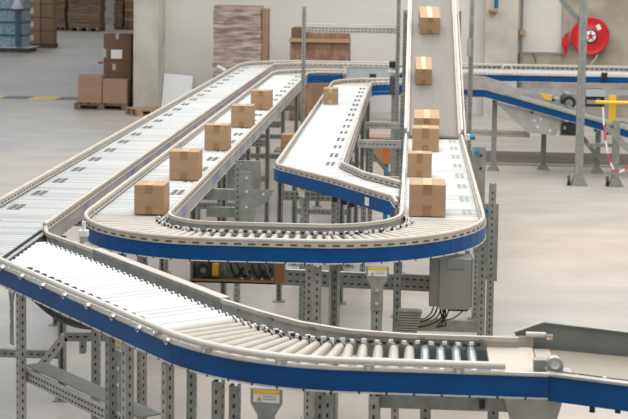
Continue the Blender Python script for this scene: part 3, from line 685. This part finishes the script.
for x in (2.39, 2.97):
    b = MB(); b.cyl((x-.015, 22.8, .075), (x+.02, 22.8, .075), .075, BLACK, 18); b.cyl((x-.02, 22.8, .075), (x+.025, 22.8, .075), .025, CHROME, 10); o = b.build('castor', S)
    b = MB(); b.bb(x+.021, x+.026, 22.77, 22.83, .07, .2, STEEL); b.beam((x+.02, 22.8, .2), (x+.12, 22.8, .24), .04, .02, STEEL); b.build('fork', o)
# --- control cabinet under the bend
Q = thing('control_cabinet', (.29, 10.75, .9), 'grey electrical cabinet with cables hanging under the right end of blue bend', 'cabinet')
b = MB(); b.bb(.145, .445, 10.43, 10.62, .905, 1.25, PAINT_G); b.build('body', Q, .004)
b = MB(); b.bb(.215, .435, 10.42, 10.43, .89, 1.25, mat('cabinet_door_grey', (.25, .25, .235), .1, .4, .03)); b.bb(.265, .385, 10.414, 10.42, 1.18, 1.255, PAINT_G); b.build('door', Q, .002)
b = MB(); b.bb(.445, .455, 10.43, 10.6, .90, 1.26, STEEL_L); b.build('hinge_strip', Q)
b = MB()
for k in range(5):
    b.curve([(.19+.03*k, 10.5, .93), (.16+.02*k, 10.5, .84-.015*k), (.10-.01*k, 10.49, .80-.02*k), (.03, 10.5, .82-.012*k)], .006, CABLE if k % 2 else CABLE_Y, 6)
for k in range(3):
    b.curve([(.22+.02*k, 10.5, .91), (.24+.01*k, 10.49, .82), (.27-.03*k, 10.5, .76), (.20, 10.5, .74+.01*k)], .006, CABLE, 6)
b.curve([(.40, 10.5, .91), (.38, 10.5, .86), (.30, 10.5, .80), (.18, 10.5, .80)], .006, CABLE_Y, 6); b.build('cables', Q)
b = MB(); b.bb(.28, .42, 10.46, 10.56, .87, .90, BLACK); b.build('cable_gland', Q)
T = MB()
for k in range(11): T.frame((.02-.007*k*.6, 10.3, .90-.018*k), (1, 0, 0), (0, 1, .2), (0, 0, 1), (.155, .03, .012), STEEL)
T.frame((-.01, 10.32, .80), (1, 0, -.0), (0, 1, 0), (.16, 0, 1), (.14, .02, .23), PANEL_G)
tag(T.build('cable_tray'), 'small ribbed grey metal tray left of the hanging cabinet cables', 'cable tray')
# drive box under the blue bend
X = thing('drive_unit', (-1.2, 10.2, 1.1), 'open drive unit with black motor slung under the blue bend', 'drive unit')
b = MB(); b.bb(-1.50, -.93, 10.28, 10.30, 1.10, 1.24, STEEL); b.bb(-1.50, -.93, 10.16, 10.30, 1.09, 1.10, PAINT_G); b.bb(-1.50, -.93, 10.16, 10.17, 1.09, 1.115, COPPER); b.bb(-1.51, -1.495, 10.16, 10.30, 1.09, 1.24, PAINT_G); b.build('housing', X)
b = MB(); b.cyl((-1.42, 10.17, 1.175), (-1.42, 10.27, 1.175), .048, BLACK, 18); b.cyl((-1.42, 10.16, 1.175), (-1.42, 10.17, 1.175), .02, PAINT_G, 12); b.build('motor', X)
b = MB(); b.bb(-1.365, -1.32, 10.2, 10.27, 1.13, 1.21, YEL); b.build('tag_plate', X)
b = MB()
for k in range(7):
    x = -1.29+.05*k; b.curve([(x, 10.22, 1.22), (x+.02, 10.19, 1.16+.01*(k % 3)), (x+.05, 10.2, 1.13), (x+.09, 10.22, 1.17+.02*(k % 2))], .008, CABLE if k % 3 else PAINT_G, 6)
b.build('cables', X)
b = MB(); b.bb(-.925, -.86, 10.17, 10.30, 1.09, 1.235, COPPER); b.build('end_plate', X)
b = MB()
for k in range(4): b.cyl((-1.15+.07*k, 10.165, 1.125), (-1.15+.07*k, 10.17, 1.125), .008, RAIL_W, 8)
b.build('screws', X)
# dark scanner left of incline
Z = thing('scanner', (-.27, 22.2, 1.3), 'dark grey scanner head on bracket beside the inclined belt', 'scanner')
b = MB(); b.bb(-.34, -.20, 22.1, 22.3, 1.40, 1.66, mat('slate_plastic', (.07, .09, .10), 0, .4)); b.build('body', Z, .01)
b = MB(); b.bb(-.35, -.22, 22.1, 22.3, 1.78, 1.88, BLACK); b.build('head', Z, .01)
b = MB(); b.bb(-.30, -.25, 22.14, 22.2, 1.66, 1.78, CHROME); b.cyl((-.36, 22.14, 1.72), (-.18, 22.14, 1.72), .03, WHITE, 12); b.build('neck', Z)
b = MB(); b.bb(-.31, -.24, 22.18, 22.25, 0, 1.40, STEEL); b.build('post', Z)

# ------------------------------------------------------------------ cartons
def carton(x0, x1, y0, dep, h, z, label, cat='carton', group=None, m=CARD, tape=TAPE, name='cardboard_box', t=.28, slope=0, rz=0, loc=None, low=.28):
    w = x1-x0; cx = (x0+x1)/2; cy = y0+dep/2
    e = thing(name, (0, 0, 0), label, cat, group)
    b = MB(); b.bb(-w/2, w/2, -dep/2, dep/2, 0, h, m); 
    b.bb(-.001, .001, -dep/2, dep/2, h, h+.0008, CARD_D)
    b.build('body', e, min(.006, w*.02))
    tw = w*.24
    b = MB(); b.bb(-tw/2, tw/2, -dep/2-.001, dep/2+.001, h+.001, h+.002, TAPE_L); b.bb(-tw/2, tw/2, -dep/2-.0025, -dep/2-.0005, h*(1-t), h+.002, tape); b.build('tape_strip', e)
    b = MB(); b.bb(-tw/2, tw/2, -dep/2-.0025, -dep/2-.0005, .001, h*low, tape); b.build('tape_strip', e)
    e.location = (cx, cy, z)
    if slope: e.rotation_euler = (math.atan(slope), 0, 0); 
    e.rotation_euler.z = rz
    return e
DZ = DECK+.003
nth = ['carton nearest the blue bend, on left conveyor', 'second carton from the blue bend, on left conveyor', 'middle carton of the five on left conveyor', 'fourth carton from the blue bend, on left conveyor', 'farthest carton of the five on left conveyor']
spec = [(-2.09, -1.862, 11.15, .26, .222), (-2.121, -1.863, 12.98, .25, .25), (-2.111, -1.866, 15.12, .25, .255), (-2.107, -1.853, 17.30, .28, .25), (-2.111, -1.847, 19.45, .30, .245)]
for (x0, x1, y0, d, h), l in zip(spec, nth): carton(x0, x1, y0, d, h, DZ, 'brown taped '+l, group='cartons on the loop conveyor')
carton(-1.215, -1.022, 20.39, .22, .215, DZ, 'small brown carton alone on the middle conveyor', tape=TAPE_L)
carton(-.010, .269, 11.37, .36, .242, DZ, 'largest brown carton, nearest on the right conveyor', group='cartons on the right conveyor', t=.3, low=.35)
carton(-.033, .187, 13.51, .20, .213, DZ, 'brown carton just behind the largest one on right conveyor', group='cartons on the right conveyor', t=.4)
carton(.007, .282, 15.41, .32, .236, DZ, 'brown carton at the foot of the inclined belt, third from front', group='cartons on the right conveyor', t=.45)
carton(.025, .30, 16.36, .44, .25, DZ+.026, 'brown carton entering the bottom of the inclined belt', group='cartons on the right conveyor', slope=.12)
k = carton(.029, .222, 18.13, .40, .20, iz(18.33)+.018, 'lower of the two brown cartons climbing the inclined belt', group='cartons on the inclined belt', slope=SL, t=.3, rz=.03)
k = carton(.07, .333, 19.77, .42, .225, iz(19.98)+.018, 'upper of the two brown cartons climbing the inclined belt', group='cartons on the inclined belt', slope=SL, t=.3, rz=.05)
# ------------------------------------------------------------------ pallets and stacks
def pallet(x, y, w, d, label, rz=0, group=None, m=WOOD, name='pallet', z=0, h=.144):
    e = thing(name, (0, 0, 0), label, 'pallet', group)
    for i in range(3):
        yy = -d/2+.05+i*(d-.1)/2
        b = MB(); b.bb(-w/2, w/2, yy-.05, yy+.05, h-.044, h-.022, m); b.build('stringer_board', e)
        b = MB(); b.bb(-w/2, w/2, yy-.05, yy+.05, 0, .022, m); b.build('bottom_board', e)
        for j in range(3):
            xx = -w/2+.07+j*(w-.14)/2; b = MB(); b.bb(xx-.07, xx+.07, yy-.05, yy+.05, .022, h-.044, m); b.build('block', e)
    for i in range(7):
        xx = -w/2+.05+i*(w-.1)/6; b = MB(); b.bb(xx-.05, xx+.05, -d/2, d/2, h-.022, h, m); b.build('deck_board', e)
    e.location = (x, y, z); e.rotation_euler.z = rz; return e
pallet(-6.90, 33.75, 1.18, .8, 'wooden pallet under the two tan boxes beside concrete pillar', m=WOOD_D) if False else None
pallet(-6.88, 33.2, 1.20, 1.0, 'low wooden pallet carrying four boxes, left of concrete pillar', m=WOOD_D)
def plainbox(x0, x1, y0, y1, z0, z1, label, m, group=None, tapem=None, name='cardboard_box', seam=True):
    e = thing(name, ((x0+x1)/2, (y0+y1)/2, z0), label, 'box', group)
    b = MB(); b.bb(x0, x1, y0, y1, z0, z1, m); b.build('body', e, .008)
    if tapem:
        cx = (x0+x1)/2; b = MB(); b.bb(cx-.03, cx+.03, y0-.002, y1, z1, z1+.002, tapem); b.bb(cx-.03, cx+.03, y0-.003, y0-.001, z1-.12, z1+.001, tapem); b.build('tape_strip', e)
    return e
g = 'boxes on the pallet beside the pillar'
plainbox(-7.40, -6.87, 32.75, 33.15, .146, .76, 'tan box at left on the pallet, shorter front stack', CARD2, g)
plainbox(-6.85, -6.30, 32.72, 33.12, .146, .68, 'tan box at right on the pallet, below the dark boxes', CARD2, g)
k = plainbox(-6.92, -6.30, 33.16, 33.62, .146, 1.06, 'lower dark brown box behind the right tan box', CARD_D, g)
b = MB(); b.bb(-6.72, -6.64, 33.155, 33.16, .86, 1.0, STEEL_L); b.build('label_sticker', k)
b = MB(); b.bb(-7.08, -6.98, 33.3, 33.4, .99, 1.03, REDP); b.build('strap_end', k)
k = plainbox(-6.92, -6.30, 33.16, 33.62, 1.062, 1.67, 'upper dark brown box with white label, topmost on the pallet', CARD_D, g, STEEL_L)
b = MB(); b.bb(-6.75, -6.50, 33.155, 33.16, 1.12, 1.32, WHITE); b.build('label_sticker', k)
b = MB(); b.bb(-6.97, -6.86, 33.155, 33.16, 1.14, 1.34, mat('pale_green_paper', (.35, .45, .38), 0, .6)); b.build('label_sticker', k)
pallet(-5.70, 32.0, .8, .6, 'broken wooden pallet lying at the foot of concrete pillar', rz=.6, m=mat('fresh_pallet_wood', (.36, .25, .15), 0, .8, .25, 9))
k = thing('white_board', (-5.45, 32.3, 0), 'white foam board leaning against the wall beside the pillar', 'board')
b = MB(); b.prism([(-5.57, 32.85, .0), (-4.93, 32.9, .0), (-4.93, 33.35, .74), (-5.57, 33.3, .80)], (.0, .06, .0), mat('white_board_foam', (.72, .74, .76), 0, .7)); b.build('sheet', k)
b = MB(); b.prism([(-5.40, 32.97, .1), (-5.37, 32.975, .1), (-5.37, 33.22, .6), (-5.40, 33.215, .6)], (0, .004, 0), PANEL_G); b.build('crease', k)
# film-wrapped stack
k = thing('wrapped_stack', (-3.7, 31.6, 0), 'tall film-wrapped stack of folded cartons against the wall', 'stack of cardboard')
b = MB()
z = .15
while z < 2.36:
    h = random.uniform(.05, .1); j = random.uniform(-.012, .012); b.bb(-4.20+j, -3.20+j, 31.3+random.uniform(0, .015), 31.9, z, min(z+h, 2.38), WRAPM); z += h
b.build('folded_cartons', k)
b = MB(); b.bb(-3.19, -3.07, 31.45, 31.95, .15, 2.34, CARD2); b.build('corner_board', k)
b = MB(); b.bb(-4.19, -3.2, 31.32, 31.88, 2.38, 2.40, CARD2); b.build('top_sheet', k)
b = MB(); b.prism([(-4.12, 31.28, 1.1), (-3.95, 31.28, 1.02), (-3.9, 31.28, 1.06), (-4.1, 31.28, 1.16)], (0, .01, 0), WHITE); b.build('loose_film', k)
b = MB(); b.bb(-4.2, -3.1, 31.3, 31.95, 0, .15, WOOD_D); b.build('pallet_base', k)
# brown crate stack behind
k = thing('carton_stack', (-2.0, 31.5, 0), 'low stack of brown flat cartons with boards, behind gantry post', 'stack of cardboard')
STK = layered('brown_strapped_cartons', (.17, .095, .055), (.30, .19, .12), 3, 9)
b = MB(); b.bb(-2.58, -1.34, 31.3, 32.1, .15, 1.50, STK); b.bb(-2.58, -1.34, 31.34, 32.1, 1.50, 1.66, STK); b.bb(-2.56, -2.2, 31.36, 32.1, 1.74, 1.95, CARD_D); b.bb(-2.2, -1.36, 31.36, 32.1, 1.74, 1.84, STK); b.build('folded_cartons', k)
for z in (1.70, 1.25):
    b = MB(); b.bb(-2.60, -1.34, 31.27, 32.1, z-.04, z+.035, CARD); b.build('divider_board', k)
b = MB(); b.bb(-2.58, -1.34, 31.3, 32.1, 0, .15, WOOD_D); b.build('pallet_base', k)
k = thing('wooden_plank', (-.6, 31.6, 0), 'pale board on trestles against the back wall, right of brown cartons', 'board')
for x in (-1.1, -.35):
    b = MB(); b.bb(x-.04, x+.04, 31.5, 31.9, 0, 1.10, PAINT_G); b.bb(x-.08, x+.08, 31.5, 31.9, 1.1, 1.14, PAINT_G); b.build('trestle', k)
b = MB(); b.bb(-1.2, -.25, 31.48, 31.92, 1.14, 1.20, CARD); b.build('top_board', k)
# things on the floor below the lines
for x0, x1, y, d, h, m, l in ((-1.95, -1.45, 29.3, .5, 1.0, CARD2, 'brown carton stack under the far bend beside the gantry post'), (-.72, -.3, 25.0, .4, .42, CARD, 'open brown box on the floor behind the middle branch')):
    plainbox(x0, x1, y, y+d, 0, h, l, m)
plainbox(-1.72, -1.52, 19.6, 19.8, 0.85, 1.05, 'small tan box on a frame shelf between the two loops', CARD, None)
b = MB(); b.bb(-1.80, -1.40, 19.5, 19.9, .82, .849, STEEL); o = b.build('shelf_plate'); tag(o, 'steel shelf plate holding the small tan box', 'shelf')
k = thing('orange_bin', (-.33, 19.3, 0), 'orange and blue post protector right of the middle conveyor', 'bin')
b = MB(); b.bb(-.37, -.27, 19.2, 19.3, .74, 1.0, ORANGE); b.bb(-.37, -.27, 19.2, 19.3, 1.0, 1.06, BLUEP); b.build('body', k)
b = MB(); b.bb(-.35, -.29, 19.22, 19.28, 0, .74, BLUEP); b.build('post', k)
# far stacks at upper left
def farstack(x0, x1, y, h, label, m, pal=WOOD_D, wrap=None):
    k = thing('carton_stack', ((x0+x1)/2, y+.5, 0), label, 'stack of cardboard', 'far stacks of flat cartons')
    b = MB(); z = .15
    while z < h:
        t = random.uniform(.1, .2); j = random.uniform(-.04, .04); b.bb(x0+j, x1+j, y+random.uniform(0, .05), y+1.1, z, z+t-.01, m); z += t
    b.build('folded_cartons', k)
    for i in range(4):
        xx = x0+(x1-x0)*(i+.1)/3.4; b = MB(); b.bb(xx, xx+.14, y, y+1.1, 0, .15, pal); b.build('block', k)
farstack(-17.1, -16.35, 69.5, 2.0, 'leftmost far stack of flat cartons, behind the tall boxes', STACKM)
farstack(-16.12, -14.6, 69.2, 2.1, 'widest far stack of flat brown cartons on the floor', STACKM)
farstack(-14.42, -14.0, 71.5, 2.0, 'narrow dark far stack beside the strapped one', STACKM)
k = thing('crate', (-13.4, 71.5, 0), 'strapped brown crate at the right of the far stacks', 'crate')
b = MB(); b.bb(-13.85, -12.9, 71.3, 72.3, .15, 2.1, STK); b.build('body', k)
for z in (.5, .95, 1.4, 1.85):
    b = MB(); b.bb(-13.85, -12.9, 71.27, 71.3, z-.05, z+.05, CARD); b.build('batten', k)
b = MB(); b.bb(-13.85, -12.9, 71.3, 72.3, 0, .15, WOOD_D); b.build('pallet_base', k)
k = thing('box_stack_pallet', (-14.05, 55.9, 0), 'pallet base under tall tan boxes at upper left', 'pallet')
b = MB(); b.bb(-14.7, -13.5, 55.5, 56.3, 0, .15, WOOD_D); b.build('deck_board', k)
for i in range(4):
    z0 = .152+i*.5
    q = plainbox(-14.66, -14.0, 55.52, 56.2, z0, z0+.48, ['lowest', 'second from bottom', 'third from bottom', 'topmost'][i]+' tan box in the tall stack at upper left', CARD, 'tall stack of tan boxes')
    b = MB(); b.bb(-14.58, -14.25, 55.512, 55.52, z0+.12, z0+.34, WHITE); b.build('label_sticker', q)
    q2 = plainbox(-13.98, -13.52, 55.55, 56.2, z0, z0+.48, ['lowest', 'second from bottom', 'third from bottom', 'topmost'][i]+' plain tan box, right column of the upper left stack', CARD2, 'tall stack of tan boxes')
k = thing('bottle_pallet', (-14.1, 53.0, 0), 'film-wrapped pallet of bottles with blue layers at the left edge', 'pallet of bottles')
b = MB()
for i in range(5): b.bb(-14.8, -13.9, 52.7, 53.7, .17+.46*i, .56+.46*i, BOTTLES)
b.build('bottles', k)
for i in range(5):
    b = MB(); b.bb(-14.82, -13.88, 52.68, 53.72, .565+.46*i, .62+.46*i, mat('teal_layer_sheet', (.03, .22, .26), 0, .4)); b.build('layer_sheet', k)
b = MB(); b.bb(-14.9, -13.7, 52.6, 53.8, 0, .15, WOOD_D); b.bb(-14.95, -13.62, 52.55, 53.85, .15, .17, WHITE); b.build('pallet_base', k)
b = MB(); b.lathe((-14.05, 52.5, 1.55), (0, 0, 1), [(.001, .45), (.06, .44), (.10, .3), (.22, .05), (.2, 0)], WHITE, 16); b.build('film_cap', k)
b = MB(); b.bb(-14.12, -13.98, 52.45, 52.6, .2, 1.55, mat('slate_blue_plastic', (.1, .16, .22), 0, .4)); b.build('film_holder', k)

# ------------------------------------------------------------------ wall fittings
k = thing('fire_hose_reel', (3.86, 33.2, 1.8), 'round red fire hose reel on the concrete wall', 'fire hose reel')
c = Vector((3.86, 33.22, 1.80))
b = MB(); b.lathe(c, (0, -1, 0), [(.001, -.02), (.40, -.02), (.42, 0), (.42, .05), (.40, .07), (.38, .06), (.15, .075), (.13, .09)], REDP, 40); b.build('disc', k)
b = MB(); b.lathe(c, (0, -1, 0), [(.16, .075), (.155, .095), (.001, .1)], BLACK, 24); b.build('hub', k)
b = MB(); b.lathe(c, (0, -1, 0), [(.125, .1), (.12, .105), (.05, .108)], WHITE, 24); b.cyl(c+Vector((0, -.10, 0)), c+Vector((0, -.125, 0)), .04, REDP, 12)
for a in range(5):
    t = a*1.256+.3; b.frame(c+Vector((math.cos(t)*.08, -.11, math.sin(t)*.08)), (math.cos(t), 0, math.sin(t)), (0, 1, 0), (-math.sin(t), 0, math.cos(t)), (.08, .006, .022), BLACK if a % 2 else REDP)
b.build('hub_plate', k)
for a in range(6):
    t = a*PI/3+.2; b = MB(); b.frame(c+Vector((math.cos(t)*.28, -.068, math.sin(t)*.28)), (math.cos(t), 0, math.sin(t)), (0, 1, 0), (-math.sin(t), 0, math.cos(t)), (.2, .012, .012), REDP); b.build('rib', k)
b = MB(); b.frame(c+Vector((.17, -.085, .20)), (1, 0, .5), (0, 1, 0), (-.5, 0, 1), (.09, .004, .12), WHITE); b.build('label_sticker', k)
b = MB(); b.bb(3.78, 3.94, 33.25, 33.375, 1.72, 1.88, REDP); b.build('wall_bracket', k)
b = MB(); b.tube([(4.02, 33.1, 1.40), (3.98, 33.1, 1.30), (3.90, 33.1, 1.22), (3.86, 33.12, 1.05)], .02, mat('cream_hose', (.5, .42, .25), 0, .5), 8); b.build('hose', k)
k = thing('hose_valve', (3.33, 33.2, 1.6), 'small red valve and pipe just left of the hose reel', 'valve')
b = MB(); b.cyl((3.34, 33.28, 1.38), (3.34, 33.28, 1.82), .035, REDP, 12); b.cyl((3.34, 33.28, 1.82), (3.41, 33.25, 1.86), .022, REDP, 10); b.beam((3.34, 33.28, 1.5), (3.34, 33.4, 1.5), .03, .03, REDP); b.build('pipe', k)
b = MB(); b.bb(3.25, 3.41, 33.2, 33.24, 1.55, 1.75, REDP); b.build('valve_body', k); b = MB(); b.cyl((3.34, 33.15, 1.62), (3.34, 33.2, 1.62), .05, REDP, 12); b.build('handwheel', k)
k = thing('wall_pipe', (2.36, 33.2, 0), 'thin dark vertical pipe beside the concrete pilaster', 'pipe')
b = MB(); b.cyl((2.37, 33.3, 0), (2.37, 33.3, 4), .03, PAINT_G, 10); b.build('tube', k)
b = MB(); b.bb(2.33, 2.46, 33.25, 33.5, 1.80, 1.90, CARD); b.build('clamp', k)
k = thing('wall_conduit', (2.9, 33.3, 1.38), 'horizontal conduit above the concrete plinth by the hose reel', 'conduit')
b = MB(); b.cyl((2.41, 33.3, 1.41), (3.3, 33.3, 1.41), .018, PAINT_G, 8); b.build('tube', k)
b = MB(); b.tube([(2.62, 33.28, 1.39), (2.68, 33.28, 1.3), (2.7, 33.28, 1.2)], .012, CABLE, 6); b.build('cable', k)
k = thing('wall_lamp', (1.76, 33.0, 2.4), 'small dark blue fitting with orange arm on the pilaster', 'fitting')
b = MB(); b.cyl((1.78, 32.9, 2.38), (1.78, 32.9, 2.62), .045, TEAL, 12); b.build('body', k)
b = MB(); b.bb(1.62, 1.82, 32.88, 33.1, 2.31, 2.345, COPPER); b.build('arm', k)
